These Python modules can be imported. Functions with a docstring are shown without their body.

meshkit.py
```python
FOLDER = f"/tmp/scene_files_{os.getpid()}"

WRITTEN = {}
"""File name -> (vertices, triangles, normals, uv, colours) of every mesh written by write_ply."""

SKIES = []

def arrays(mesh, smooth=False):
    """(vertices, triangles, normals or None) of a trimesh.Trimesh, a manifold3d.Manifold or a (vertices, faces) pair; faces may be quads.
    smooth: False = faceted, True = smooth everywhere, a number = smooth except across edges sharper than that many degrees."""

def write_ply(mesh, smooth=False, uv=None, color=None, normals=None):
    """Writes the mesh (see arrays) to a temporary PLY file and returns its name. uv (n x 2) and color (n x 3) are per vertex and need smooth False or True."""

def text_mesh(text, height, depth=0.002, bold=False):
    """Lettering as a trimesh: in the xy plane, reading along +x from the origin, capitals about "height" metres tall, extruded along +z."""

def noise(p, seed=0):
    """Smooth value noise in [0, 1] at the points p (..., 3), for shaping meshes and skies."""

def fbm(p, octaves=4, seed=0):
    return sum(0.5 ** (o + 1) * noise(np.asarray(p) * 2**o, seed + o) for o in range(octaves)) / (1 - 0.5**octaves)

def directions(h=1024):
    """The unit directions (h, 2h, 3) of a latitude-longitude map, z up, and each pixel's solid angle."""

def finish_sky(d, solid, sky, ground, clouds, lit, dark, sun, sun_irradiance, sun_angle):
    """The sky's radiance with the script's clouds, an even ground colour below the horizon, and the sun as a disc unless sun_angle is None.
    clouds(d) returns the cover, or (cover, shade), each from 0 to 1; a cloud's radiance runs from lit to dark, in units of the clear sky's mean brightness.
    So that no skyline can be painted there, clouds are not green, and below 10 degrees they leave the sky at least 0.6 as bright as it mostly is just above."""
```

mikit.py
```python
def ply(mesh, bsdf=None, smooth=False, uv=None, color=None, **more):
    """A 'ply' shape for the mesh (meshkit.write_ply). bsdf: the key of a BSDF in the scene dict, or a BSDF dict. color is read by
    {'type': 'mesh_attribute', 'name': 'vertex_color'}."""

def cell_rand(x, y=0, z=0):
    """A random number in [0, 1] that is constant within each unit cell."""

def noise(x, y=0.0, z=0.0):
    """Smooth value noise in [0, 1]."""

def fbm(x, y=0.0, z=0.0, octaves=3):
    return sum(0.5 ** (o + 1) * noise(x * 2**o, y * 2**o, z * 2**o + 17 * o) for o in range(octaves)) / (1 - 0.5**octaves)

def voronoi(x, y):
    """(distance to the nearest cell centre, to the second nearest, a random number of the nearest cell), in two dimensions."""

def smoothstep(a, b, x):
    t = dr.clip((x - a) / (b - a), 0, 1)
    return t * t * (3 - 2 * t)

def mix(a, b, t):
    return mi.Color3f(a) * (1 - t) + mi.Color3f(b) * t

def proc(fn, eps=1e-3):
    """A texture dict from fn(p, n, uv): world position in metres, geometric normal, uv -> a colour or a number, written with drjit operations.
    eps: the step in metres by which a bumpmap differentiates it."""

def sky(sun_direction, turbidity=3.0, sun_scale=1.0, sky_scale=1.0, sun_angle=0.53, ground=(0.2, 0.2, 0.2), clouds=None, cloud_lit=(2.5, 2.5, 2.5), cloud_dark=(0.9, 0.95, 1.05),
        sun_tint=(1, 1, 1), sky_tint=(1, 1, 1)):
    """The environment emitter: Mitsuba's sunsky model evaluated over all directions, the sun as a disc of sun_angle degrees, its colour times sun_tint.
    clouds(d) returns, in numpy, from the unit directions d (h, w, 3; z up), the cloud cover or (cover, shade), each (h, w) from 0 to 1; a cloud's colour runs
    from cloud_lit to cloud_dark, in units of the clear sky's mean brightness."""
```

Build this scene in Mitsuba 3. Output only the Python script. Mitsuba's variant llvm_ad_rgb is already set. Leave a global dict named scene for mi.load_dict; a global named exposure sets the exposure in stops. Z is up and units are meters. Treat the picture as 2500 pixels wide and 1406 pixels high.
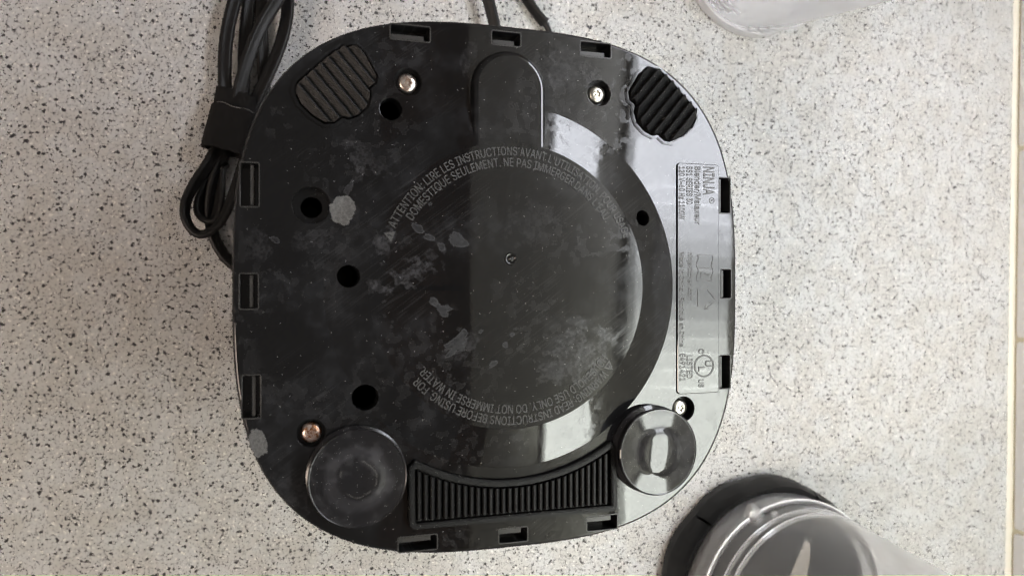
import math
import numpy as np, trimesh, drjit as dr, mitsuba as mi, mikit, meshkit
import manifold3d as m3
from manifold3d import Manifold, CrossSection
from shapely.geometry import Polygon, Point, LineString, box as sbox
from shapely import affinity
from mikit import noise, fbm, voronoi, smoothstep, mix, cell_rand

T = mi.ScalarTransform4f
scene, labels = {}, {}

# ------------------------------------------------------------------ camera, light, exposure
EYE, TILT = 0.41, math.radians(17.0)
scene['camera'] = {
    'type': 'thinlens', 'fov': math.degrees(2 * math.atan(1250 / 1853.0)), 'fov_axis': 'x',
    'aperture_radius': 0.0010, 'focus_distance': 0.300, 'near_clip': 0.01, 'far_clip': 20.0,
    'to_world': T().look_at(origin=[0, 0, EYE], target=[math.sin(TILT), 0, EYE - math.cos(TILT)], up=[0, 1, 0])}
exposure = 0.0
AMBIENT = (0.160, 0.145, 0.134)          # the dim room, even from all sides
LAMP_A = (14.7, 15.1, 16.2)            # under-cabinet light, bluish lens
LAMP_B = (15.2, 15.8, 14.6)            # its other lens, slightly greener
LAMP_MID = (6.0, 6.2, 6.1)
CEIL = (20.5, 16.7, 13.8)                # warm ceiling panel of the room
scene['ambient'] = {'type': 'constant', 'radiance': {'type': 'rgb', 'value': list(AMBIENT)}}


# ------------------------------------------------------------------ helpers
def arr(mesh):
    if hasattr(mesh, 'to_mesh'):
        m = mesh.to_mesh()
        return trimesh.Trimesh(np.array(m.vert_properties[:, :3]), np.array(m.tri_verts), process=False)
    return mesh


def key_for(name):
    if name not in scene:
        return name
    i = 1
    while f'{name}_{i:03d}' in scene:
        i += 1
    return f'{name}_{i:03d}'


def add(name, mesh, bsdf, smooth=30, **more):
    """mesh in millimetres, becomes one entry"""
    m = arr(mesh).copy()
    m.apply_scale(0.001)
    if len(m.faces) < 400000 and m.is_watertight and m.volume < 0:
        m.invert()
    k = key_for(name)
    scene[k] = mikit.ply(m, bsdf, smooth=smooth, **more)
    return k


def tag(key, label=None, category=None, group=None, kind=None):
    d = labels.setdefault(key, {})
    for n, v in (('label', label), ('category', category), ('group', group), ('kind', kind)):
        if v:
            d[n] = v


def poly_ext(poly, h, z=0.0):
    """shapely polygon -> Manifold prism from z to z+h"""
    polys = getattr(poly, 'geoms', [poly])
    out = Manifold()
    for g in polys:
        rings = [np.array(g.exterior.coords)[:-1]] + [np.array(r.coords)[:-1] for r in g.interiors]
        cs = CrossSection([r.tolist() for r in rings], m3.FillRule.EvenOdd)
        out += Manifold.extrude(cs, h)
    return out.translate([0, 0, z])


def cyl(x, y, z0, z1, r0, r1=None, n=64):
    return Manifold.cylinder(z1 - z0, r0, r0 if r1 is None else r1, n).translate([x, y, z0])


def lathe(profile, n=96, closed=True):
    """profile [(r, z)...] revolved about z -> trimesh"""
    return trimesh.creation.revolve(np.array(profile, float), sections=n)


def loft(rings, cap=True):
    """rings of equal count (n,3), bottom to top -> trimesh"""
    n = len(rings[0])
    v = np.vstack(rings)
    f = []
    i = np.arange(n)
    j = (i + 1) % n
    for k in range(len(rings) - 1):
        a, b = k * n, (k + 1) * n
        f.append(np.stack([a + i, a + j, b + j], 1))
        f.append(np.stack([a + i, b + j, b + i], 1))
    if cap:
        c0, c1 = len(v), len(v) + 1
        v = np.vstack([v, rings[0].mean(0), rings[-1].mean(0)])
        f.append(np.stack([np.full(n, c0), j, i], 1))
        b = (len(rings) - 1) * n
        f.append(np.stack([np.full(n, c1), b + i, b + j], 1))
    return trimesh.Trimesh(v, np.vstack(f), process=False)


def as_manifold(t):
    return Manifold(m3.Mesh(vert_properties=np.asarray(t.vertices, np.float32), tri_verts=np.asarray(t.faces, np.uint32)))


def spline(pts, n):
    from scipy.interpolate import CubicSpline
    p = np.array(pts, float)
    d = np.r_[0, np.cumsum(np.linalg.norm(np.diff(p, axis=0), axis=1))]
    return CubicSpline(d, p)(np.linspace(0, d[-1], n))


def rounded(poly, r):
    return poly.buffer(-r, quad_segs=12).buffer(2 * r, quad_segs=12).buffer(-r, quad_segs=12)


def smooth01(t):
    t = min(max(t, 0), 1)
    return t * t * (3 - 2 * t)


# ------------------------------------------------------------------ materials
def bsdf(name, d):
    scene[name] = d


def principled(color, rough, spec=0.5, metallic=0.0, **more):
    c = color if isinstance(color, dict) else {'type': 'rgb', 'value': list(color)}
    r = rough if isinstance(rough, dict) else float(rough)
    return {'type': 'principled', 'base_color': c, 'roughness': r, 'specular': spec, 'metallic': metallic, **more}


def counter_color(p, n, uv):
    x, y = p.x * 1000, p.y * 1000
    wx = x + 0.9 * (noise(x * 1.7, y * 1.7, 3.1) - 0.5) + 0.5 * (noise(x * 4.3, y * 4.3, 8.0) - 0.5)
    wy = y + 0.9 * (noise(x * 1.7, y * 1.7, 7.7) - 0.5) + 0.5 * (noise(x * 4.3, y * 4.3, 2.0) - 0.5)
    tone = fbm(x * 0.09, y * 0.09, 1.0)
    c = mix((0.545, 0.537, 0.520), (0.588, 0.592, 0.592), smoothstep(0.3, 0.7, tone))
    c = c * (0.95 + 0.1 * noise(x * 1.1, y * 1.1, 5.0))

    def chips(c, s, dens, r0, r1, col, amount, o):
        d, _, q = voronoi(wx / s + o, wy / s + 2.3 * o)
        rad = (r0 + (r1 - r0) * (q / dens) * (q / dens)) / s
        m = smoothstep(rad + 0.05 / s, rad - 0.05 / s, d)
        m = dr.select(q < dens, m, 0.0) * amount
        return mix(c, col, m)

    c = chips(c, 1.7, 0.40, 0.18, 0.42, (0.42, 0.425, 0.44), 0.6, 3.3)
    c = chips(c, 2.2, 0.45, 0.24, 0.66, (0.80, 0.79, 0.76), 1.0, 11.7)
    c = chips(c, 1.1, 0.50, 0.12, 0.26, (0.10, 0.10, 0.115), 0.9, 27.1)
    c = chips(c, 1.35, 0.55, 0.16, 0.42, (0.045, 0.042, 0.045), 1.0, 41.9)
    c = chips(c, 2.6, 0.55, 0.28, 0.85, (0.022, 0.020, 0.022), 1.0, 63.7)
    return c


bsdf('counter_mat', principled(mikit.proc(counter_color), 0.42, 0.35))


def smear(x, y):
    """cloudy dried film left by water, 0..1 (mm)"""
    a = fbm(x * 0.055 + 3.0, y * 0.055 + 9.0, 2.0, 4)
    b = fbm(x * 0.35 + 7.0, y * 0.35, 4.0, 4)
    s = smoothstep(0.47, 0.70, a) * (0.35 + 0.9 * smoothstep(0.35, 0.75, b))
    return s


def spots(x, y):
    """outlines of dried drops"""
    a = fbm(x * 0.45 + 31.0, y * 0.45 + 12.0, 6.0, 3)
    where = smoothstep(0.50, 0.62, fbm(x * 0.06 + 40.0, y * 0.06 + 2.0, 1.0, 2))
    edge = smoothstep(0.022, 0.004, dr.abs(a - 0.63))
    return where * (0.8 * edge + 0.35 * smoothstep(0.62, 0.65, a))


def dust(x, y):
    d, _, q = voronoi(x / 3.1, y / 3.1)
    m = dr.select(q < 0.16, smoothstep(0.038, 0.018, d - 0.06 * q), 0.0)
    d2, _, q2 = voronoi(x / 1.3 + 50, y / 1.3)
    keep = smoothstep(0.5, 0.7, fbm(x * 0.08, y * 0.08, 9.0, 2))
    return dr.maximum(m, dr.select(q2 < 0.12, smoothstep(0.07, 0.03, d2), 0.0) * keep * 0.5)


STAINS = [(31.0, 13.6, 3.2, 5.4, -12, 0.7), (40.5, 5.6, 8.5, 3.6, 24, 0.9), (30.0, -0.4, 5.4, 2.4, -22, 1.0), (46.0, 10.5, 3.5, 2.0, 20, 0.45), (9.5, 15.0, 6.0, 3.5, 20, 0.4), (-6.5, 13.0, 3.2, 5.0, 0, 0.45),
          (25.0, 41.0, 7.0, 2.6, -40, 0.5), (24.0, 36.5, 2.8, 3.4, 20, 0.8), (55.5, -18.5, 5.5, 3.0, 30, 0.6), (96.0, -22.0, 12.0, 9.0, 40, 0.6), (88.0, -27.0, 7.0, 5.0, 10, 0.55), (80.0, 22.0, 9.0, 7.0, 60, 0.3), (58.0, 74.0, 6.0, 2.0, 70, 0.4),
          (4.0, -62.0, 5.0, 7.0, 40, 0.4), (122.0, -79.0, 5.0, 2.5, 20, 0.4), (90.0, 74.0, 12.0, 6.0, 0, 0.35)]


def stains(x, y):
    """feathered wipe marks and dried splashes, each with its own place (mm)"""
    w = fbm(x * 0.42 + 3.0, y * 0.42 + 8.0, 1.0, 4) - 0.5
    fine = 0.45 + 1.1 * smoothstep(0.35, 0.7, fbm(x * 1.3, y * 1.3 + 9.0, 2.0, 3))
    out = mi.Float(0)
    for cx, cy, rx, ry, rot, amt in STAINS:
        c, s = math.cos(math.radians(rot)), math.sin(math.radians(rot))
        u, v = ((x - cx) * c + (y - cy) * s) / rx, (-(x - cx) * s + (y - cy) * c) / ry
        d = dr.sqrt(u * u + v * v) + 2.2 * w
        out = dr.maximum(out, amt * smoothstep(1.05, 0.72, d))
    return out * fine


def scratches(x, y):
    u = 0.80 * x + 0.60 * y
    v = -0.60 * x + 0.80 * y
    s = fbm(u * 0.10 + 5, v * 3.2, 3.0, 3)
    w = smoothstep(0.50, 0.68, fbm(x * 0.05 + 14, y * 0.05 + 21, 2.0, 2))
    return smoothstep(0.60, 0.75, s) * w


def plastic_color(p, n, uv):
    x, y = p.x * 1000, p.y * 1000
    c = mi.Color3f(0.0052, 0.0053, 0.0058) + mi.Color3f(0.0060, 0.0064, 0.0074) * smear(x, y)
    c += mi.Color3f(0.014, 0.014, 0.015) * spots(x, y) + mi.Color3f(0.008, 0.008, 0.0085) * scratches(x, y)
    c += mi.Color3f(0.018, 0.018, 0.020) * stains(x, y)
    c += mi.Color3f(0.30, 0.30, 0.29) * dust(x, y)
    return c


def plastic_rough(p, n, uv):
    x, y = p.x * 1000, p.y * 1000
    return 0.036 + 0.03 * smear(x, y) + 0.20 * spots(x, y) + 0.05 * scratches(x, y) + 0.12 * stains(x, y)


def plastic_bump(p, n, uv):
    x, y = p.x * 1000, p.y * 1000
    return 0.00008 * fbm(x * 0.05, y * 0.05, 1.0, 2) + 0.000002 * fbm(x * 0.8, y * 0.8, 2.0, 2)


bsdf('plastic', {'type': 'bumpmap', 'scale': 1.0, 'arbitrary': {**mikit.proc(plastic_bump, 4e-4)},
                 'bsdf': principled(mikit.proc(plastic_color), mikit.proc(plastic_rough), 0.50)})
bsdf('plastic_gloss', principled((0.008, 0.008, 0.008), 0.08, 0.5))
bsdf('plastic_dark', principled((0.009, 0.0088, 0.009), 0.25, 0.35))
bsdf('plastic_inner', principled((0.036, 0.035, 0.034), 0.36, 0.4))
bsdf('lettering_mat', principled((0.055, 0.055, 0.056), 0.46, 0.45))


def rubber_color(p, n, uv):
    x, y, z = p.x * 1000, p.y * 1000, p.z * 1000
    d, _, q = voronoi(x / 0.9, y / 0.9)
    keep = smoothstep(0.45, 0.7, fbm(x * 0.2, y * 0.2, z * 0.2, 2))
    m = dr.select(q < 0.35, smoothstep(0.16, 0.07, d), 0.0) * keep
    return mi.Color3f(0.006, 0.006, 0.0064) * (0.6 + 0.9 * fbm(x * 0.6, y * 0.6, 1.0)) + mi.Color3f(0.16, 0.155, 0.14) * m


bsdf('rubber', principled(mikit.proc(rubber_color), 0.5, 0.22))


def cup_foot_color(p, n, uv):
    x, y = p.x * 1000, p.y * 1000
    d, _, q = voronoi(x / 0.75 + 9, y / 0.75)
    m = dr.select(q < 0.16, smoothstep(0.15, 0.06, d), 0.0) * smoothstep(0.35, 0.65, fbm(x * 0.22, y * 0.22, 3.0, 2))
    film = smoothstep(0.52, 0.72, fbm(x * 0.25 + 8, y * 0.25, 2.0, 3))
    return mi.Color3f(0.0105, 0.0105, 0.012) + mi.Color3f(0.012, 0.012, 0.013) * film + mi.Color3f(0.22, 0.22, 0.21) * m


bsdf('foot_rubber', principled(mikit.proc(cup_foot_color), 0.06, 0.45))


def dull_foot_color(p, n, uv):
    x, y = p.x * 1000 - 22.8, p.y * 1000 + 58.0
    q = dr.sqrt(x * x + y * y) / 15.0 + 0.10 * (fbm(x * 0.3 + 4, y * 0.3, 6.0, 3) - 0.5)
    ring_sheen = smoothstep(0.40, 0.50, q) * smoothstep(0.76, 0.60, q) * (0.4 + 1.0 * fbm(x * 0.2, y * 0.2 + 5, 1.0, 3))  # paler ring painted in for the reflection round the foot
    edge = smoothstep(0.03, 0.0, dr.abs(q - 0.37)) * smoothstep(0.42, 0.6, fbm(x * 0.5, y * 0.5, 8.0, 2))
    return cup_foot_color(p, n, uv) + mi.Color3f(0.016, 0.016, 0.018) * ring_sheen + mi.Color3f(0.035, 0.034, 0.032) * edge


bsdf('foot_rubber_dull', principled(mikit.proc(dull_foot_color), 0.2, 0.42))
bsdf('residue_mat', principled(mikit.proc(lambda p, n, uv: mi.Color3f(0.085, 0.085, 0.086) * (0.55 + 0.9 * fbm(p.x * 2200, p.y * 2200, 3.0, 3))), 0.55, 0.4))
bsdf('film_mat', principled(mikit.proc(lambda p, n, uv: mi.Color3f(0.014, 0.014, 0.016) * (0.35 + 1.3 * fbm(p.x * 900, p.y * 900, 5.0, 4))), 0.38, 0.36))


def rusty(lo, hi, t0, t1, seed):
    def fn(p, n, uv):
        s = fbm(p.x * 900 + seed, p.y * 900, p.z * 900, 3)
        return mix(lo, hi, smoothstep(t0, t1, s))
    return fn


bsdf('film_edge', principled((0.030, 0.030, 0.033), 0.42, 0.4))
bsdf('screw_steel', principled((0.50, 0.48, 0.42), 0.34, 0.5, 1.0))
bsdf('screw_copper', principled(mikit.proc(rusty((0.72, 0.67, 0.62), (0.56, 0.43, 0.36), 0.40, 0.7, 3)), 0.30, 0.5, 0.9))
bsdf('screw_rusty', principled(mikit.proc(rusty((0.70, 0.58, 0.52), (0.36, 0.15, 0.06), 0.42, 0.62, 11)), 0.36, 0.5, 0.85))
bsdf('cord_mat', principled((0.0085, 0.0083, 0.0082), 0.42, 0.27))
bsdf('strap_mat', principled((0.0095, 0.009, 0.0088), 0.95, 0.2, sheen=0.2))
bsdf('thread_mat', principled((0.10, 0.095, 0.09), 0.9, 0.2))


def tile_color(p, n, uv):
    return mix((0.555, 0.535, 0.52), (0.595, 0.575, 0.56), fbm(p.x * 20, p.y * 20, p.z * 20, 3))


bsdf('tile_mat', principled(mikit.proc(tile_color), 0.14, 0.5))
bsdf('grout_mat', principled(mikit.proc(lambda p, n, uv: mix((0.42, 0.37, 0.26), (0.55, 0.50, 0.39), fbm(p.x * 160, p.y * 160, p.z * 160, 3))), 0.9, 0.2))
bsdf('caulk_mat', principled((0.76, 0.72, 0.62), 0.4, 0.4))
bsdf('cabinet_mat', principled((0.74, 0.715, 0.64), 0.5, 0.4))
bsdf('door_wood', principled(mikit.proc(lambda p, n, uv: mix((0.11, 0.070, 0.045), (0.16, 0.105, 0.068), fbm(p.x * 60, p.y * 60, p.z * 6, 3))), 0.5, 0.4))
bsdf('lamp_white', principled((0.8, 0.8, 0.78), 0.4, 0.4))
bsdf('lens_mat', principled((0.7, 0.7, 0.7), 0.3, 0.5))
bsdf('blender_black', principled((0.0055, 0.0055, 0.006), 0.42, 0.2))
bsdf('blade_steel', principled((0.78, 0.75, 0.70), 0.22, 0.5, 1.0))
bsdf('cup_clear', {'type': 'thindielectric', 'int_ior': 1.5})
bsdf('cup_milk', {'type': 'principledthin', 'base_color': {'type': 'rgb', 'value': [0.80, 0.80, 0.82]}, 'roughness': 0.35, 'spec_trans': 0.0, 'diff_trans': 1.1, 'eta': 1.4})
bsdf('cup_wall', {'type': 'blendbsdf', 'weight': 0.16, 'a': {'type': 'ref', 'id': 'cup_clear'}, 'b': {'type': 'ref', 'id': 'cup_milk'}})
bsdf('cup_milk_blue', {'type': 'principledthin', 'base_color': {'type': 'rgb', 'value': [0.72, 0.73, 0.77]}, 'roughness': 0.3, 'spec_trans': 0.0, 'diff_trans': 1.0, 'eta': 1.4})
bsdf('cup_wall_milky', {'type': 'blendbsdf', 'weight': 0.34, 'a': {'type': 'ref', 'id': 'cup_clear'}, 'b': {'type': 'ref', 'id': 'cup_milk_blue'}})
bsdf('cup_rim_pale', principled((0.74, 0.74, 0.77), 0.2, 0.5, spec_trans=0.25))
bsdf('cup_rim', {'type': 'blendbsdf', 'weight': 0.50, 'a': {'type': 'ref', 'id': 'cup_clear'}, 'b': {'type': 'ref', 'id': 'cup_milk'}})

# ------------------------------------------------------------------ setting: countertop, tiled wall
add('countertop', trimesh.creation.box(bounds=[[-620, -900, -40], [506, 900, 0]]), 'counter_mat', False)
tag('countertop', kind='structure')
YAW = math.atan2(7.6, 407.0)             # the wall is not quite square to the camera


def wall_place(m):
    """mesh built with x = out of the wall (towards -x), y along, z up, wall face at x=0"""
    t = arr(m).copy()
    t.apply_transform(trimesh.transformations.rotation_matrix(-YAW, [0, 0, 1]))
    t.apply_translation([495.7, 0, 0])
    return t


add('tiled_wall', wall_place(trimesh.creation.box(bounds=[[1.6, -900, -40], [60, 900, 560]])), 'grout_mat', False)
tag('tiled_wall', kind='structure')


def tile_mesh(w, h):
    t = sbox(-w / 2, -h / 2, w / 2, h / 2).buffer(-2).buffer(2, quad_segs=3)
    lo, hi = poly_ext(t, 4.0), poly_ext(t.buffer(-1.1), 0.02, 4.9)
    mid = poly_ext(t.buffer(-0.35), 0.02, 4.5)
    m = arr((lo + hi + mid).hull())
    m.apply_transform(np.array([[0, 0, -1, 0], [-1, 0, 0, 0], [0, 1, 0, 0], [0, 0, 0, 1.0]]))
    return m


TW, TH, GAP = 131.2, 64.0, 3.0
tile_full = tile_mesh(TW, TH)
for row in range(7):
    for col in range(-4, 5):
        yc = 30.8 + col * (TW + GAP) + (0 if row % 2 == 0 else (TW + GAP) / 2)
        rng = np.random.default_rng(100 * row + col + 7)
        m = tile_full.copy()
        m.apply_transform(trimesh.transformations.rotation_matrix(rng.normal(0, 0.003), [0, 0, 1]))
        m.apply_translation([4.6 + rng.normal(0, 0.15), yc, 3.2 + TH / 2 + row * (TH + GAP)])
        add('tiled_wall__tile', wall_place(m), 'tile_mat', 20)
# bead of caulk between counter and wall
ys = np.linspace(-880, 880, 221)
rngc = np.random.default_rng(5)
rings = []
for yv in ys:
    wob = 0.35 * (meshkit.fbm(np.array([yv * 0.03, 1.0, 2.0]), 3, 4) - 0.5) * 2
    prof = np.array([(-2.9 - wob, 0.0), (-2.2, 0.45), (-1.4, 0.8), (-0.7, 1.15), (0.2, 1.3), (1.5, 1.3), (1.5, 0.0)])
    rings.append(np.c_[prof[:, 0], np.full(7, yv), prof[:, 1]])
add('tiled_wall__caulk_bead', wall_place(loft(rings)), 'caulk_mat', 40)

# ------------------------------------------------------------------ wall cabinet and its light (above the frame; they light the counter and show in the glossy plastic)
cab = trimesh.util.concatenate([trimesh.creation.box(bounds=b) for b in (
    [[128, -600, 454], [494, 600, 470]], [[128, -618, 450], [494, -600.5, 800]], [[128, 600.5, 450], [494, 618, 800]],
    [[128, -600, 785], [494, 600, 800]], [[480, -600, 470.5], [494, 600, 784.5]])])
add('wall_cabinet__carcass', cab, 'cabinet_mat', False)
for a, b in ((-617, -2), (2, 617)):
    add('wall_cabinet__door', trimesh.creation.box(bounds=[[110, a, 450], [127, b, 800]]), 'door_wood', False)
tag('wall_cabinet', 'brown wooden kitchen wall cabinet with a pale underside above the counter', 'cabinet')
LX0, LX1 = 251, 318
LAMP_YAW = math.radians(-2.2)
ROT = trimesh.transformations.rotation_matrix(LAMP_YAW, [0, 0, 1], [(LX0 + LX1) / 2, 0, 0])
hb = trimesh.creation.box(bounds=[[LX0 - 6, -300, 446], [LX1 + 6, 300, 453.8]])
hb.apply_transform(ROT)
add('cabinet_light__housing', hb, 'lamp_white', False)
# one long diffuser in sections over two tubes end to end: dim where the tubes meet
cuts = [-290, -72, -60, -48, -36, -24, -12, 12, 24, 36, 48, 60, 72, 290]
for a, b in zip(cuts[:-1], cuts[1:]):
    y = (a + b) / 2
    end = np.array(LAMP_A if y > 0 else LAMP_B)
    w = 1.0 if abs(y) > 73 else smooth01(abs(y) / 72.0)
    rad = np.array(LAMP_MID) * (1 - w) + end * w
    lens = trimesh.creation.box(bounds=[[LX0, a + 0.1, 418], [LX1, b - 0.1, 446]])
    lens.apply_transform(ROT)
    add('cabinet_light__lens', lens, 'lens_mat', False, emitter={'type': 'area', 'radiance': {'type': 'rgb', 'value': rad.tolist()}})
tag('cabinet_light', 'white light fixture with one long lit lens under the wall cabinet', 'lamp')
pan = trimesh.creation.box(bounds=[[-600, -300, -8], [600, 300, 0]])
pan.apply_translation([-1950, -500, 1750])
add('ceiling_light', pan, 'lens_mat', False, emitter={'type': 'area', 'radiance': {'type': 'rgb', 'value': list(CEIL)}})
tag('ceiling_light', 'warm rectangular ceiling light over the room side of the counter', 'lamp')

# ------------------------------------------------------------------ blender base, lying upside down
H = 170.0
CX, CY, HALF, N = 72.6, 0.3, 86.0, 288


def squircle(a, z, cx=CX, cy=CY, e=3.0):
    t = np.linspace(0, 2 * np.pi, N, endpoint=False)
    c, s = np.cos(t), np.sin(t)
    r = (np.abs(c) ** e + np.abs(s) ** e) ** (-1 / e)
    return np.c_[cx + a * r * c, cy + a * r * s, np.full(N, z)]


# top plate (the underside of the blender) with softly rounded edge
edge = []
R_, D_ = 0.9, 0.8
edge.append(squircle(HALF - 0.1, H - 7.0))
for t in np.linspace(0, 90, 19):
    a = math.radians(t)
    edge.append(squircle(HALF - R_ * (1 - math.cos(a)), H - D_ + D_ * math.sin(a)))
edge.append(squircle(HALF - R_ - 1.0, H))
plate = as_manifold(loft(edge))
# raised cone and disc in the middle
DX, DY, DR, RR, DH = 73.0, 0.7, 46.7, 60.0, 3.0
plate += Manifold.cylinder(DH + 2, RR + (RR - DR) * 2 / DH, DR, 240).translate([DX - 0.2, DY, H - 2.0])
# raised tongue
tg = Polygon([(60.2, 30), (83.6, 30), (83.6, 64.6)] + [(71.9 + 11.7 * math.cos(a), 65.0 + 11.7 * math.sin(a)) for a in np.linspace(0, math.pi, 40)] + [(60.2, 64.6)])
layers = [poly_ext(tg.buffer(d, quad_segs=8), 0.02, z) for d, z in ((1.1, H - 0.5), (0.75, H + 1.4), (0.55, H + 2.0), (0.25, H + 2.42), (-0.1, H + 2.7), (-0.5, H + 2.88), (-1.0, H + 2.97))]
tong = layers[0]
for l in layers[1:]:
    tong += l
plate += tong.hull()

cut = []
HOLES = [(33.5, 56.4, 3.45, 0), (9.2, 25.4, 5.6, 3.3), (20.2, 3.6, 3.5, 0), (25.4, -34.1, 4.1, 0), (120.3, 24.2, 2.75, 0)]
for x, y, r, inner in HOLES:
    if math.hypot(x - 72.8, y - 0.7) > 61:
        cut.append(cyl(x, y, H - 0.25, H + 0.35, r - 0.02, r + 0.55))
        cut.append(cyl(x, y, H - 0.08, H + 0.2, r, r + 0.9))
    cut.append(cyl(x, y, H - (4.5 if inner else 40), H + 4, r))
    if inner:
        cut.append(cyl(x + 0.2, y - 0.4, H - 30, H, inner))
SCREWS = [(39.0, 65.4, 'screw_copper'), (104.5, 66.7, 'screw_steel'), (9.2, -44.5, 'screw_rusty'), (137.0, -42.9, 'screw_steel')]
for x, y, _ in SCREWS:
    cut.append(cyl(x, y, H - 6, H + 2, 4.25))
    cut.append(cyl(x, y, H - 0.3, H + 0.9, 4.2, 5.4))
SLOTS = [(-8.7, 30.9, 4.8, 12.6), (-8.9, -1.0, 4.8, 10.0), (-8.2, -32.5, 4.8, 12.4),
         (153.6, 33.4, 4.3, 12.3), (154.3, 1.5, 3.7, 10.0), (153.8, -30.3, 3.9, 11.6),
         (39.6, 80.9, 12.2, 4.3), (71.4, 82.1, 9.4, 4.0), (103.3, 81.4, 10.8, 4.4),
         (42.0, -81.2, 12.0, 4.2), (73.8, -81.6, 9.4, 4.2), (105.7, -80.4, 10.8, 4.4)]
for x, y, w, h in SLOTS:
    s = rounded(sbox(x - w / 2, y - h / 2, x + w / 2, y + h / 2), 0.25)
    cut.append(poly_ext(s, 30, H - 6.2))
    for o0, z0_, o1, z1_ in ((0, -0.2, 0.28, 0.12), (0.06, -0.06, 0.4, 0.1)):
        cut.append((poly_ext(s.buffer(o0), 0.01, H + z0_) + poly_ext(s.buffer(o1), 0.01, H + z1_)).hull())
# seats for the pads and feet
PAD_L = rounded(Polygon([(4.5, 59.2), (5.0, 62.1), (9.0, 66.0), (14.0, 71.0), (18.4, 74.4), (22.5, 75.0), (25.0, 72.9), (27.1, 69.2), (28.9, 66.3), (28.6, 63.9), (26.6, 62.3), (26.9, 59.3), (25.9, 56.2), (23.2, 53.6), (20.4, 52.4), (18.4, 52.9), (16.2, 51.0), (13.0, 50.6), (9.4, 52.8), (6.0, 56.0)]), 0.6)
PAD_R = affinity.scale(PAD_L, xfact=-1, origin=(CX, 0))
PAD_R = affinity.scale(affinity.translate(PAD_R, 0.1, 1.4), 1.06, 1.03)
PAD_B = rounded(Polygon([(38.7, -56.6), (40.2, -55.4)] + [(DX + 63.9 * math.cos(a), 0.9 + 63.9 * math.sin(a)) for a in np.radians(np.linspace(239.2, 303.5, 40))] + [(109.2, -53.4), (110.2, -55), (110.4, -75.0), (109.0, -76.2), (40.6, -76.2), (39.0, -74.8)]), 0.8)
FEET = [(22.8, -58.0, 15.0), (124.3, -56.2, 15.0)]
for pd in (PAD_L, PAD_R):
    cut.append(poly_ext(pd.buffer(0.35), 8, H - 2.0))
cut.append(poly_ext(PAD_B.buffer(0.25), 9, H - 1.2))
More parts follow.
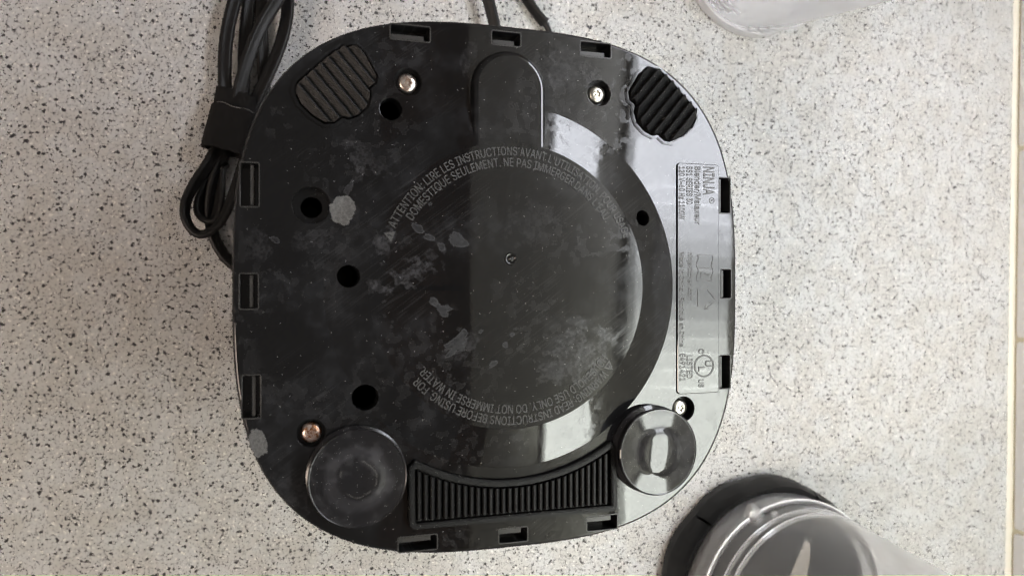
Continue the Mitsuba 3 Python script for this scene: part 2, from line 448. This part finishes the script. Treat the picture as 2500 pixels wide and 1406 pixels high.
cutter = Manifold.batch_boolean(cut, m3.OpType.Add)
plate -= cutter
# raised lips round the pads
for pd, lo, hi in ((PAD_L, 0.45, 1.55), (PAD_R, 0.45, 1.5)):
    for k, (o, i_, z) in enumerate(((hi, lo, 0.45), (hi - 0.25, lo + 0.1, 0.75), (hi - 0.5, lo + 0.3, 0.9))):
        plate += poly_ext(pd.buffer(o).difference(pd.buffer(i_)), z + 0.6, H - 0.6)
B = 'upturned_blender__'
add(B + 'bottom_plate', plate, 'plastic', 9)
tag('upturned_blender', 'black plastic blender motor base lying upside down with screws, vents and rubber feet showing', 'blender')

# housing below the seam, tapering down to the counter
hous = [squircle(70.0, 0.0), squircle(73.0, 3.0), squircle(78.0, 60.0), squircle(84.0, 130.0), squircle(86.2, H - 12), squircle(86.35, H - 3.2), squircle(86.3, H - 2.0), squircle(86.2, H - 1.75), squircle(86.1, H - 1.65), squircle(85.8, H - 1.63), squircle(85.6, H - 6.9)]
hm = loft(hous, cap=False)
floor_ = loft([squircle(85.6, H - 45.0), squircle(85.6, H - 44.0)])
add(B + 'housing', hm, 'plastic_gloss', 25)
add(B + 'inner_floor', floor_, 'plastic_dark', False)

# clips seen inside the slots
for k, (x, y, w, h) in enumerate(SLOTS):
    if w < h:
        sx = 0.45 if x < CX else -1.3
        b = [[x + sx - 0.25, y - h / 2 + 0.25, H - 6.1], [x + sx + 0.75, y + h / 2 - 0.25, H - 1.4]]
        if x > CX:
            b = [[x - w / 2 + 0.15, y - h / 2 + 0.2, H - 6.1], [x - w / 2 + 1.35, y + h / 2 - 0.2, H - 1.0]]
    else:
        sy = -1
        y0 = y - h / 2 + 0.3 if y > 0 else y + 0.2
        b = [[x - w / 2 + 0.2, y0, H - 6.1], [x + w / 2 - 1.6, y0 + 1.5, H - 1.5]]
    add(B + 'clip', trimesh.creation.box(bounds=b), 'plastic_inner', False)

# paler lip added round every slot to draw its edge catching light
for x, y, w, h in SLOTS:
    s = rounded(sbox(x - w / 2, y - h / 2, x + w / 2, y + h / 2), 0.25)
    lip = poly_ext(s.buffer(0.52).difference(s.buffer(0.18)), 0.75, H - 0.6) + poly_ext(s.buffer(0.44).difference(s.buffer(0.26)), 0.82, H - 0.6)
    add(B + 'slot_lit_edge', lip, 'plastic_inner', 20)

# screws
lobes = [(0.78 + 0.16 * math.cos(6 * a)) for a in np.linspace(0, 2 * np.pi, 72, endpoint=False)]
star = Polygon([(1.55 * l * math.cos(a), 1.55 * l * math.sin(a)) for l, a in zip(lobes, np.linspace(0, 2 * np.pi, 72, endpoint=False))])
SCREW_LABEL = {'screw_copper': 'slightly tarnished reddish screw', 'screw_rusty': 'rusty screw beside the dull round foot'}
for k, (x, y, mat) in enumerate(SCREWS):
    prof = [(0, -1.0), (3.15, -1.0), (3.2, -0.2), (3.05, 0.35), (2.6, 0.85), (1.9, 1.15), (0, 1.22)]
    head = as_manifold(lathe(prof, 48)) - poly_ext(affinity.rotate(star, 17 * k, origin=(0, 0)), 2, 0.25) + cyl(0, 0, 0.0, 0.95, 0.42, 0.36, 24)
    z = H - (2.4 if k != 3 else 3.2)
    key = add(B + 'screw', head.translate([x, y, z]), mat, 32)
    if mat in SCREW_LABEL:
        tag(key, SCREW_LABEL[mat])
    # the well under the head is closed off
    add(key + '__washer', cyl(x, y, H - 6.4, z - 1.02, 4.24), 'plastic_dark', False)

# ribbed pads: every rib a wedge of its own
def ribs(parent, pad, ang, pitch, z0, zlo, zhi, inset, mat='rubber', flip=False, seed=0):
    shape = pad.buffer(-inset)
    base = poly_ext(shape, zlo - z0 - 0.7, z0)
    add(parent + '__pad_body', base, mat, 20)
    c = shape.centroid
    rot = affinity.rotate(shape, -ang, origin=c)       # ribs now run along x
    x0, y0, x1, y1 = rot.bounds
    n = int(round((y1 - y0) / pitch))
    p = (y1 - y0) / n
    for i in range(n):
        a, b = y0 + i * p, y0 + (i + 1) * p
        g = 0.04
        # sawtooth cross-section in (y, z), extruded along x
        if flip:
            tri = [(a + g, z0 + 0.2), (b - g, z0 + 0.2), (b - g, zlo - 0.6), (a + g + 0.35, zhi), (a + g, zhi - 0.12)]
        else:
            tri = [(a + g, z0 + 0.2), (b - g, z0 + 0.2), (b - g, zhi - 0.12), (b - g - 0.35, zhi), (a + g, zlo - 0.6)]
        cs = CrossSection([tri])
        pr = Manifold.extrude(cs, x1 - x0 + 4)          # along z
        pr = pr.transform([[0, 0, 1, x0 - 2], [1, 0, 0, 0], [0, 1, 0, 0]])
        strip = poly_ext(rot.intersection(sbox(x0 - 1, a, x1 + 1, b)).buffer(-0.03), 30, z0)
        r = pr ^ strip
        if r.is_empty():
            continue
        m = arr(r)
        m.apply_translation([-c.x, -c.y, 0])
        m.apply_transform(trimesh.transformations.rotation_matrix(math.radians(ang), [0, 0, 1]))
        m.apply_translation([c.x, c.y, 0])
        add(parent + '__rib', m, mat, 20)


ribs(B + 'ribbed_foot', PAD_L, -49.5, 3.15, H - 1.9, H + 0.9, H + 1.9, 0.15, flip=False)
ribs(B + 'ribbed_foot_001', PAD_R, 49.5, 3.15, H - 1.9, H + 1.0, H + 3.0, 0.15, flip=False)

# long curved pad: raised frame and 31 narrow ribs
fr = PAD_B.buffer(-1.9)
frame = poly_ext(PAD_B.difference(fr), 3.0, H - 1.1)
for o, z in ((-0.25, 0.35), (-0.55, 0.55)):
    frame += poly_ext(PAD_B.buffer(o).difference(fr.buffer(o * -0.8 if False else -o * 0.8)), 3.0 + z, H - 1.1)
add(B + 'long_foot__frame', frame, 'rubber', 12)
well = rounded(fr.buffer(-0.1), 0.4)
add(B + 'long_foot__pad_body', poly_ext(fr, 0.8, H - 1.1), 'rubber', False)
rib_zone = fr.buffer(-0.75)
nr = 31
x0, _, x1, _ = rib_zone.bounds
pt = (x1 - x0) / nr
for i in range(nr):
    a = x0 + i * pt
    st = rib_zone.intersection(sbox(a + pt * 0.05, -100, a + pt * 0.95, 0))
    if st.is_empty:
        continue
    tri = [(a, H - 0.5), (a + pt, H - 0.5), (a + pt, H + 0.2), (a + pt * 0.50, H + 2.1), (a + pt * 0.20, H + 2.1), (a + pt * 0.06, H + 1.7)]
    pr = Manifold.extrude(CrossSection([tri]), 60).transform([[1, 0, 0, 0], [0, 0, 1, -100], [0, 1, 0, 0]])
    r = pr ^ poly_ext(st, 30, H - 0.5)
    add(B + 'long_foot__rib', r, 'rubber', 20)

# round feet
def foot(x, y, r, key, mat, amp, h, lean=0.0):
    prof = [(0, -0.3), (r + 0.3, -0.3), (r + 0.3, 0.5), (r - 1.1, 1.2), (r - 1.3, 2.6), (r - 0.15, h - 1.0), (r, h - 0.55), (r - 0.05, h - 0.2), (r - 0.3, h)]
    qs = np.linspace(0.0, 0.965, 80)
    sl = np.tan(np.radians(amp * np.interp(qs, [0, .22, .40, .46, .5, .54, .60, .64, .965], [0, 3.1, 6.4, 14.5, 17, 14, 7.5, 5.2, 5.2])))
    zz = np.r_[0, -np.cumsum((sl[1:] + sl[:-1]) / 2 * np.diff(qs)) * r]
    zz += h - 0.15 - zz[-1]
    prof += [(max(q * r, 0.0), z) for q, z in zip(qs[::-1], zz[::-1])]
    m = lathe(prof, 128)
    m.apply_transform(trimesh.transformations.rotation_matrix(math.radians(lean), [0, 1, 0]))
    m.apply_translation([x, y, H])
    return add(B + key, m, mat, 40)


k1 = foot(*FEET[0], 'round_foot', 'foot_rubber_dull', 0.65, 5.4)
k2 = foot(*FEET[1], 'round_foot', 'foot_rubber', 1.0, 5.6, 2.2)
tag(k1, 'dull round rubber foot')
tag(k2, 'shiny round rubber foot reflecting the light')

# little moulded gate mark
nub = lathe([(2.15, 0.0), (2.05, 0.25), (1.8, 0.42), (1.5, 0.38), (1.25, 0.15), (1.1, 0.05), (0.95, 0.25), (0.7, 0.42), (0.45, 0.5), (0.2, 0.42), (0.01, 0.4), (0.01, -0.05), (2.15, -0.05)], 48)
nub.apply_translation([72.1, 9.5, H + DH])
add(B + 'gate_mark', nub, 'plastic_gloss', 40)

# rating plate
lab = sbox(134.2, -37.6, 151.1, 44.3).buffer(-1.2).buffer(1.2, quad_segs=8)
rp = (poly_ext(lab, 0.02, H - 0.4) + poly_ext(lab.buffer(-0.08), 0.01, H + 0.5) + poly_ext(lab.buffer(-0.3), 0.01, H + 0.68)).hull()
add(B + 'rating_plate', rp, 'plastic', 9)
ZL = H + 0.66


def text_block(s, x_base, y0, y1, height, bold=False, dep=0.26):
    """reads downwards (towards -y), letter tops towards +x"""
    m = meshkit.text_mesh(s, height, dep, bold)
    lo, hi = m.bounds
    m.apply_translation([-lo[0], 0, 0])
    m.apply_scale([(y0 - y1) / (hi[0] - lo[0]), 1, 1])
    v = m.vertices.copy()
    m.vertices = np.c_[x_base + v[:, 1], y0 - v[:, 0], v[:, 2] + ZL]
    return m


RP = B + 'rating_plate__'
for s, xb, ya, yb, hh, bold in (("NINJA", 144.7, 43.3, 33.2, 4.3, True), ("Blender/Malaxeur", 141.2, 43.2, 22.6, 2.25, True), ("SS1 SERIES 30", 137.9, 43.1, 29.6, 2.3, True),
                                ("120 V~60 Hz 1100W", 134.9, 42.9, 24.2, 2.2, True), ("ninjakitchen.com", 138.5, 12.6, -4.4, 1.8, True), ("Made in China / Fabriqué en Chine", 135.1, 12.6, -20.8, 1.8, True),
                                ("E491421", 135.2, -23.2, -32.9, 2.2, True), ("LISTED", 138.0, -23.8, -32.0, 2.2, True), ("C", 142.7, -21.6, -23.5, 2.0, True), ("US", 142.7, -32.6, -35.4, 2.0, True),
                                ("R", 147.6, 31.7, 31.0, 0.8, False)):
    add(RP + 'lettering', text_block(s, xb, ya, yb, hh, bold), 'lettering_mat', False)


def stroke(lines, w, h=0.22):
    from shapely import union_all
    return poly_ext(union_all([LineString(l).buffer(w / 2, quad_segs=4) for l in lines]), h, ZL)


circ = lambda cx, cy, r, n=48: [(cx + r * math.cos(a), cy + r * math.sin(a)) for a in np.linspace(0, 2 * math.pi, n + 1)]
add(RP + 'registered_mark', stroke([circ(148.0, 31.3, 1.0)], 0.22), 'lettering_mat', False)
add(RP + 'safety_mark', arr(stroke([circ(144.9, -27.8, 3.75)], 0.62)), 'lettering_mat', False)
m = trimesh.util.concatenate([text_block("U", 145.4, -25.9, -28.1, 2.6, True), text_block("L", 142.6, -28.0, -29.8, 2.6, True)])
add(RP + 'safety_mark__letters', m, 'lettering_mat', False)
wav = lambda x, ya, yb, n=24: [(x + 0.38 * math.sin(2 * math.pi * (y - ya) / (yb - ya)), y) for y in np.linspace(ya, yb, n)]
book = [[(142.2, 11.7), (148.2, 11.7)], [(142.2, 7.1), (148.4, 7.1)], [(142.2, 2.5), (148.0, 2.5)], wav(142.2, 11.7, 7.1), wav(142.2, 7.1, 2.5), wav(148.2, 11.7, 7.1), wav(148.2, 7.1, 2.5),
        [(143.7, 5.6), (143.7, 3.6)], [(143.7, 4.6), (145.4, 4.6), (145.4, 5.4)], circ(146.6, 4.7, 0.35, 16)]
add(RP + 'manual_icon', stroke(book, 0.30), 'lettering_mat', False)
house = [[(142.3, -0.5), (142.3, -6.6), (145.6, -6.6)], [(142.3, -0.5), (146.2, -0.5), (149.2, -4.0)], [(148.6, -5.2), (145.6, -7.4)], [(147.1, -5.2), (149.2, -5.1)], [(145.5, -6.2), (145.3, -7.6), (146.6, -7.5)]]
add(RP + 'house_icon', stroke(house, 0.30), 'lettering_mat', False)


# warning lettering bent round the disc
def arc_text(s, radius, a0, a1, height, bold=False):
    """clockwise from angle a0 to a1 (degrees), letter tops outwards"""
    m = meshkit.text_mesh(s, height, 0.42, bold)
    m = m.subdivide() if len(m.faces) < 12000 else m
    lo, hi = m.bounds
    v = m.vertices.copy()
    t = np.radians(a0 + (v[:, 0] - lo[0]) / (hi[0] - lo[0]) * (a1 - a0))
    r = radius + v[:, 1]
    m.vertices = np.c_[DX + r * np.cos(t), DY + r * np.sin(t), v[:, 2] + H + DH - 0.02]
    return m


def warn_sign(radius, ang, s):
    """small raised triangle with an exclamation mark"""
    tri = Polygon([(-s, 0), (s, 0), (0, 1.75 * s)]).buffer(0.12)
    tri = tri.difference(Polygon([(-s * .1, s * .38), (s * .1, s * .38), (s * .16, s * 1.15), (-s * .16, s * 1.15)])).difference(Point(0, s * .2).buffer(s * .11))
    t = arr(poly_ext(tri, 0.3))
    t.apply_translation([0, radius, 0])
    t.apply_transform(trimesh.transformations.rotation_matrix(math.radians(ang - 90), [0, 0, 1]))
    t.apply_translation([DX, DY, H + DH - 0.02])
    return t


WL = B + 'warning_lettering'
add(WL, arc_text("ATTENTION: LIRE LES INSTRUCTIONS AVANT L'UTILISATION. POUR USAGE", 42.5, 155.2, 22.5, 2.75), 'lettering_mat', False)
add(WL, arc_text("DOMESTIQUE SEULEMENT. NE PAS IMMERGER DANS L'EAU.", 38.9, 148.5, 33.5, 2.75), 'lettering_mat', False)
add(WL, arc_text("WARNING: READ INSTRUCTIONS BEFORE USING. FOR", 42.5, -42.0, -137.5, 2.75), 'lettering_mat', False)
add(WL, arc_text("HOUSEHOLD USE ONLY. DO NOT IMMERSE IN WATER.", 38.9, -36.5, -139.5, 2.75), 'lettering_mat', False)
add(B + 'warning_triangle', warn_sign(42.2, 158.8, 1.6), 'lettering_mat', False)
wt = Polygon([(-1.6, 0), (1.6, 0), (0, 2.8)]).buffer(0.12)
wt = arr(poly_ext(wt.difference(wt.buffer(-0.42)), 0.3) + poly_ext(sbox(-0.18, 0.9, 0.18, 1.8), 0.3) + poly_ext(sbox(-0.18, 0.45, 0.18, 0.7), 0.3))
wt.apply_translation([0, 42.3, 0])
wt.apply_transform(trimesh.transformations.rotation_matrix(math.radians(-38.8 - 90), [0, 0, 1]))
wt.apply_translation([DX, DY, H + DH - 0.02])
add(B + 'warning_triangle', wt, 'lettering_mat', False)


# dried residue stuck on the plastic
def surface(x, y):
    return H + DH * np.clip((RR - np.hypot(x - DX, y - DY)) / (RR - DR), 0, 1)


def outline(cx, cy, rx, ry, rot, seed, jag, n=110):
    t = np.linspace(0, 2 * np.pi, n, endpoint=False)
    p = np.c_[np.cos(t), np.sin(t), np.zeros(n)]
    k = 1 + jag * 2.2 * (meshkit.fbm(p * 1.5 + 5.3 * seed, 3, seed) - 0.5) + 0.5 * jag * (meshkit.fbm(p * 5 + seed, 3, seed) - 0.5)
    g = Polygon(np.c_[rx * k * p[:, 0], ry * k * p[:, 1]]).buffer(0.04)
    return affinity.translate(affinity.rotate(g, rot, origin=(0, 0)), cx, cy)


def draped(g, h):
    m = arr(poly_ext(g, h + 0.05, -0.05))
    m = trimesh.Trimesh(*trimesh.remesh.subdivide_to_size(m.vertices, m.faces, 1.3)[:2], process=False)
    v = m.vertices.copy()
    v[:, 2] += surface(v[:, 0], v[:, 1])
    m.vertices = v
    return m


for a in ((18.6, 24.4, 4.0, 4.4, 10, 3, .30), (-6.3, -46.5, 2.3, 4.2, 15, 5, .4)):
    k = add(B + 'residue', draped(outline(*a), 0.12), 'residue_mat', False)
    tag(k, 'patch of dried grey residue')
for a in ((54.3, 15.4, 2.9, 2.3, -30, 12, .9),
          (49.5, -6.9, 2.9, 1.7, -25, 15, 1.0), (54.3, -18.3, 4.6, 2.4, 35, 16, 1.1), (41.5, 18.8, 2.0, 1.0, -35, 19, .6),
          (45.2, 15.9, 1.8, 0.9, -30, 20, .5), (72.5, -15.2, 0.9, 0.6, 20, 21, .5), (70.2, -18.6, 0.8, 1.0, 20, 22, .6), (66.0, -24.6, 1.4, .7, 30, 23, .7), (20.5, 31.0, 0.9, 2.2, -30, 24, .5),
          (-1.5, 14.5, 1.6, 0.8, -35, 25, .6), (45.4, 26.5, 0.7, 0.5, 0, 26, .5), (46.5, -4.2, 1.5, 1.2, 10, 27, .7), (49.0, 13.0, 1.0, 1.3, 30, 28, .6), (62.0, -14.0, 0.8, 0.5, 60, 29, .5)):
    g = outline(*a)
    k = add(B + 'water_stain', draped(g, 0.02), 'film_mat', False)
    rim = g.difference(g.buffer(-0.20))
    add(k + '__dried_edge', draped(rim, 0.05), 'film_edge', False)

# ------------------------------------------------------------------ power cord (flat twin lead) and its strap
def twin(w=6.6, h=3.2, n=11):
    """cross-section of two joined round leads"""
    r = h / 2
    c = w / 2 - r
    a = [( c + r * math.cos(t), r * math.sin(t)) for t in np.linspace(-2.2, 2.2, n)]
    b = [(-c + r * math.cos(t), r * math.sin(t)) for t in np.linspace(math.pi - 2.2, math.pi + 2.2, n)]
    return np.array(a + b)


def sweep(path, roll, n=110, w=6.6, h=3.2):
    p = spline(path, n)
    rl = np.interp(np.linspace(0, 1, n), np.linspace(0, 1, len(roll)), roll)
    t = np.gradient(p, axis=0)
    t /= np.linalg.norm(t, axis=1, keepdims=True)
    side = np.cross(t, [0, 0, 1.0])
    side /= np.linalg.norm(side, axis=1, keepdims=True)
    up = np.cross(side, t)
    cs = twin(w, h)
    rings = []
    for i in range(n):
        a = math.radians(rl[i])
        s = side[i] * math.cos(a) + up[i] * math.sin(a)
        u = -side[i] * math.sin(a) + up[i] * math.cos(a)
        rings.append(p[i] + cs[:, :1] * s + cs[:, 1:] * u)
    return loft(rings)


# runs are given in mm on the counter: (x, y, height of the centre line)
RUNS = [
    # outer run, down through the strap, round the big lower loop and back up under the base
    ([(-10, 190, 9), (-19.5, 150, 9), (-25.5, 122, 9), (-26, 98, 9), (-26.5, 80, 9), (-33, 62, 10), (-42.5, 45, 11), (-43.5, 33, 12), (-37, 26, 13), (-30, 29.5, 14), (-24, 40, 14), (-19, 55, 13), (-12, 75, 12)], [5, 5, 10, 5, 0, 25, 40, 60, 70, 60, 40, 20]),
    ([(-14, 190, 5), (-14.5, 150, 4), (-17, 120, 4), (-18, 98, 4), (-22, 80, 4), (-30, 60, 4), (-37, 46, 4), (-37, 36, 5), (-33, 34, 6), (-29, 42, 6), (-26, 60, 5)], [10, 20, 10, 20, 35, 40, 50, 50]),
    ([(143, 149, 6), (122, 178, 6), (100, 215, 8), (70, 236, 12), (36, 226, 16), (16, 190, 18), (3, 150, 18), (-7, 132, 17), (-15, 112, 16), (-20, 92, 14), (-22, 75, 13)], [66, 62, 60, 40, 30, 20, 20, 30, 25, 10]),
    ([(112, 105, 10), (114, 130, 12), (109, 152, 13), (100, 178, 14), (80, 210, 14), (50, 226, 13), (14, 215, 11), (2, 190, 10), (3.5, 150, 10), (3.5, 138, 10), (0, 122, 10), (-7, 104, 10), (-16, 84, 9), (-20, 70, 9)], [40, 35, 28, 25, 20, 10, -15, -20, -25, -20, 0]),
    ([(-24, 78, 6), (-29, 62, 6), (-33, 45, 5), (-33, 32, 4), (-30, 22, 4), (-23, 12.5, 4), (-12, 8, 4)], [70, 60, 50, 40, 35]),
    ([(-9, 190, 3), (-9, 150, 3), (-8.5, 120, 3), (-8, 95, 4), (-12, 80, 4)], [0, 15, 10]),
    ([(143, 149, 6), (152, 125, 6), (150, 100, 6)], [66, 70]),
]
parts = [sweep(p, r) for p, r in RUNS]
add('power_cord', trimesh.util.concatenate(parts), 'cord_mat', 40)
tag('power_cord', 'black flat twin power cord looped into a bundle on the counter beside the blender base', 'cord')

# strap: a band wound round the bundle
th = np.linspace(0, 2 * np.pi, 72, endpoint=False)
axis0, axis1 = np.array([-21.0, 87.5, 9.5]), np.array([-26.0, 67.0, 9.5])
ax = (axis1 - axis0) / np.linalg.norm(axis1 - axis0)
sd = np.cross(ax, [0, 0, 1.0]); sd /= np.linalg.norm(sd)
rngs = np.random.default_rng(3)


def band(c0, c1, a, b, th_, seed, ns=14):
    rings = []
    for s in np.linspace(0, 1, ns):
        c = c0 + (c1 - c0) * s
        e = np.abs(np.cos(th)) ** 3 + np.abs(np.sin(th)) ** 3
        rr = e ** (-1 / 3)
        wob = 1 + 0.05 * (meshkit.fbm(np.c_[np.cos(th) * 2, np.sin(th) * 2, np.full(len(th), s * 3)] + seed, 3, seed) - 0.5)
        fuzz = 0.35 * rngs.random(len(th))
        x, z = (a * rr * wob + fuzz) * np.cos(th), (b * rr * wob + fuzz) * np.sin(th)
        rings.append(c + x[:, None] * sd + np.c_[0 * z, 0 * z, z])
    inner = []
    for s in np.linspace(1, 0, 3):
        c = c0 + (c1 - c0) * s
        inner.append(c + ((a - th_) * np.cos(th))[:, None] * sd + np.c_[0 * th, 0 * th, (b - th_) * np.sin(th)])
    # edges keep a frayed outline
    jit = np.array([meshkit.noise(np.c_[th * 9, np.full(len(th), seed), 0 * th], seed + q) for q in (1, 2)]) - 0.5
    rings[0] -= jit[0][:, None] * ax * 1.2
    rings[-1] += jit[1][:, None] * ax * 1.2
    m = loft(rings + inner + [rings[0]], cap=False)
    m.merge_vertices()
    if m.volume < 0:
        m.invert()
    return m


add('cord_strap__band', band(axis0, axis1, 11.2, 10.2, 1.4, 4), 'strap_mat', 30)
fl0, fl1 = axis0 - ax * 9.0 + sd * 1.8 + np.array([0, 0, -1.0]), axis0 - ax * -2.0 + sd * 0.5
add('cord_strap__flap', band(fl0, fl1, 9.6, 7.2, 1.2, 9, 8), 'strap_mat', 30)
rings = []
arcp = [axis0 - ax * 0.3 + 11.5 * math.cos(a) * sd * 0.96 + np.array([0, 0, 10.8 * math.sin(a)]) + ax * (0.5 * math.sin(5 * a)) for a in np.linspace(0.15, 2.9, 60)]
tube = sweep(np.array(arcp), [0], 60, 0.5, 0.28)
add('cord_strap__loose_thread', tube, 'thread_mat', 40)
tag('cord_strap', 'fuzzy black hook and loop strap wound round the bundled cord', 'cable strap')

# ------------------------------------------------------------------ clear cup standing mouth down on its black blade base
TAB = 115
C1 = np.array([282.5, -183.0])


def at(m, x, y, z=0.0):
    m = arr(m).copy()
    m.apply_translation([x, y, z])
    return m


gon = Polygon([(70.5 * math.cos(a), 70.5 * math.sin(a)) for a in np.radians(np.arange(8, 368, 36))])
gon = rounded(gon.intersection(Point(0, 0).buffer(68.2, quad_segs=24)), 14)
bb = poly_ext(gon.buffer(-3), 0.5, 0) + poly_ext(gon.buffer(-0.5), 0.5, 4) + poly_ext(gon, 0.5, 10) + poly_ext(gon.buffer(-1.4), 0.5, 19) + poly_ext(gon.buffer(-3.6), 0.5, 23.2)
bb = bb.hull() - cyl(0, 0, 21, 30, 62.0, 62.0, 96)
for k in range(5):
    a = math.radians(116 + 72 * k)
    bb -= Manifold.cube([1.6, 9, 40]).translate([-0.8, 62, 12]).rotate([0, 0, math.degrees(a)])
add('blender_cup__blade_base', at(bb, *C1), 'blender_black', 20)
# lip ring, with a white torus added as its edge highlight
bsdf('cup_lip_glint', principled((0.80, 0.80, 0.82), 0.12, 0.6))
bsdf('cup_lip_mat', principled((0.93, 0.93, 0.95), 0.12, 0.6, spec_trans=0.8))
add('blender_cup__lip', at(lathe([(57.0, 21.5), (60.6, 21.5), (61.2, 24), (61.2, 38.5), (60.9, 40.2), (60.0, 40.8), (59.0, 40.4), (58.6, 39.0), (57.6, 36), (57.0, 21.5)], 128), *C1), 'cup_lip_mat', 40)
prof = [(59.0, 40.6), (58.6, 46), (57.6, 62), (56.3, 78), (52.5, 120), (50.4, 150), (48.5, 180), (46.5, 196), (42, 203), (30, 206), (0.01, 206.5)]
lip_glint = trimesh.creation.torus(61.0, 0.75, major_sections=128, minor_sections=12)
add('blender_cup__lip__lip_glint', at(lip_glint, C1[0], C1[1], 39.6), 'cup_lip_glint', 60)
add('blender_cup__body', at(lathe(prof, 128), *C1), 'cup_wall', 40)
for z, r in ((50.0, 58.5), (57.0, 58.1)):
    add('blender_cup__thread', at(lathe([(r - 1.6, z - 1.3), (r + 0.6, z), (r - 1.6, z + 1.3)], 128), *C1), 'cup_rim', 60)
tab = (Manifold.sphere(4.0, 24).scale([1.0, 1.4, 0.9]) + cyl(0, 0, -4, 3, 5.2, 4.4, 24).translate([0, -3, 0])).hull()
ta = math.radians(TAB)
tabm = arr(tab.rotate([0, 0, TAB - 90]))
tabm.apply_translation([C1[0] + 62.0 * math.cos(ta), C1[1] + 62.0 * math.sin(ta), 39])
add('blender_cup__locking_tab', tabm, 'cup_lip_mat', 40)
tabm2 = arr(Manifold.sphere(2.2, 24))
tabm2.apply_translation([C1[0] + 57.5 * math.cos(ta - .16), C1[1] + 57.5 * math.sin(ta - .16), 44])
add('blender_cup__locking_tab', tabm2, 'cup_rim', 40)
bsdf('inner_grey', principled(mikit.proc(lambda p, n, uv: mix((0.13, 0.13, 0.132), (0.44, 0.43, 0.41), smoothstep(0.35, 0.65, fbm(p.x * 55 + 3, p.y * 55, 1.0, 4)))), 0.28, 0.5))
add('blender_cup__blade_base__inner_dish', at(lathe([(0.01, 24.0), (46, 24.0), (50, 24.8), (53.5, 27.0), (55.0, 30.0), (56.2, 30.0), (56.2, 21.4), (0.01, 21.4)], 96), *C1), 'inner_grey', 30)
hub = lathe([(0.01, 40), (5, 40), (7, 38), (8.5, 30), (9.5, 24.1), (0.01, 24.1)], 40)
add('blender_cup__blade_hub', at(hub, *C1), 'blender_black', 30)
bl = Polygon([(-6, 0), (6, 0), (6.4, 14), (5.4, 28), (2.6, 38), (0.4, 40), (-1.5, 37), (-4.0, 28), (-6.0, 15)])
for k, (ang, lift) in enumerate(((88, 17), (268, 17), (178, -6), (358, -6))):
    b = arr(poly_ext(rounded(bl, 1.0), 1.3))
    b.apply_translation([0, 3, 0])
    b.apply_transform(trimesh.transformations.rotation_matrix(math.radians(lift), [1, 0, 0]))
    b.apply_transform(trimesh.transformations.rotation_matrix(math.radians(ang - 90), [0, 0, 1]))
    add('blender_cup__blade', at(b, C1[0], C1[1], 36 + 1.5 * (k > 1)), 'blade_steel', 20)
tag('blender_cup', 'clear plastic blending cup with steel blade, mouth down on a black faceted base', 'cup')

# ------------------------------------------------------------------ second clear cup, flared, with a thick rim on the counter
C2 = np.array([279.5, 203.5])
add('clear_cup__rim', at(lathe([(43.0, 0.2), (46.8, 0.2), (47.6, 1.2), (47.9, 4.5), (47.3, 7.2), (46.0, 7.6), (44.2, 7.0), (43.0, 3.0), (43.0, 0.2)], 128), *C2), 'cup_rim_pale', 40)
prof = [(45.2, 7.4), (46.9, 14), (50.2, 34), (60.7, 100), (67.6, 150), (69, 160)]
add('clear_cup__body', at(lathe(prof, 128), *C2), 'cup_wall_milky', 40)
for k in range(6):
    for j, z in enumerate((12.5, 18.0, 23.5)):
        a0 = math.radians(200 + k * 60 + 4 * j)
        pts = []
        for s in np.linspace(0, math.radians(34), 20):
            r = 47.2 + (z - 14) * 0.165 + 0.4
            pts.append((r * math.cos(a0 + s), r * math.sin(a0 + s), z + 2.2 * s))
        add('clear_cup__thread', at(sweep(np.array(pts), [80], 24, 2.6, 1.7), *C2), 'cup_lip_mat', 60)
tag('clear_cup', 'flared clear plastic cup with a thick pale rim and short threads, beside the tiled wall', 'cup')
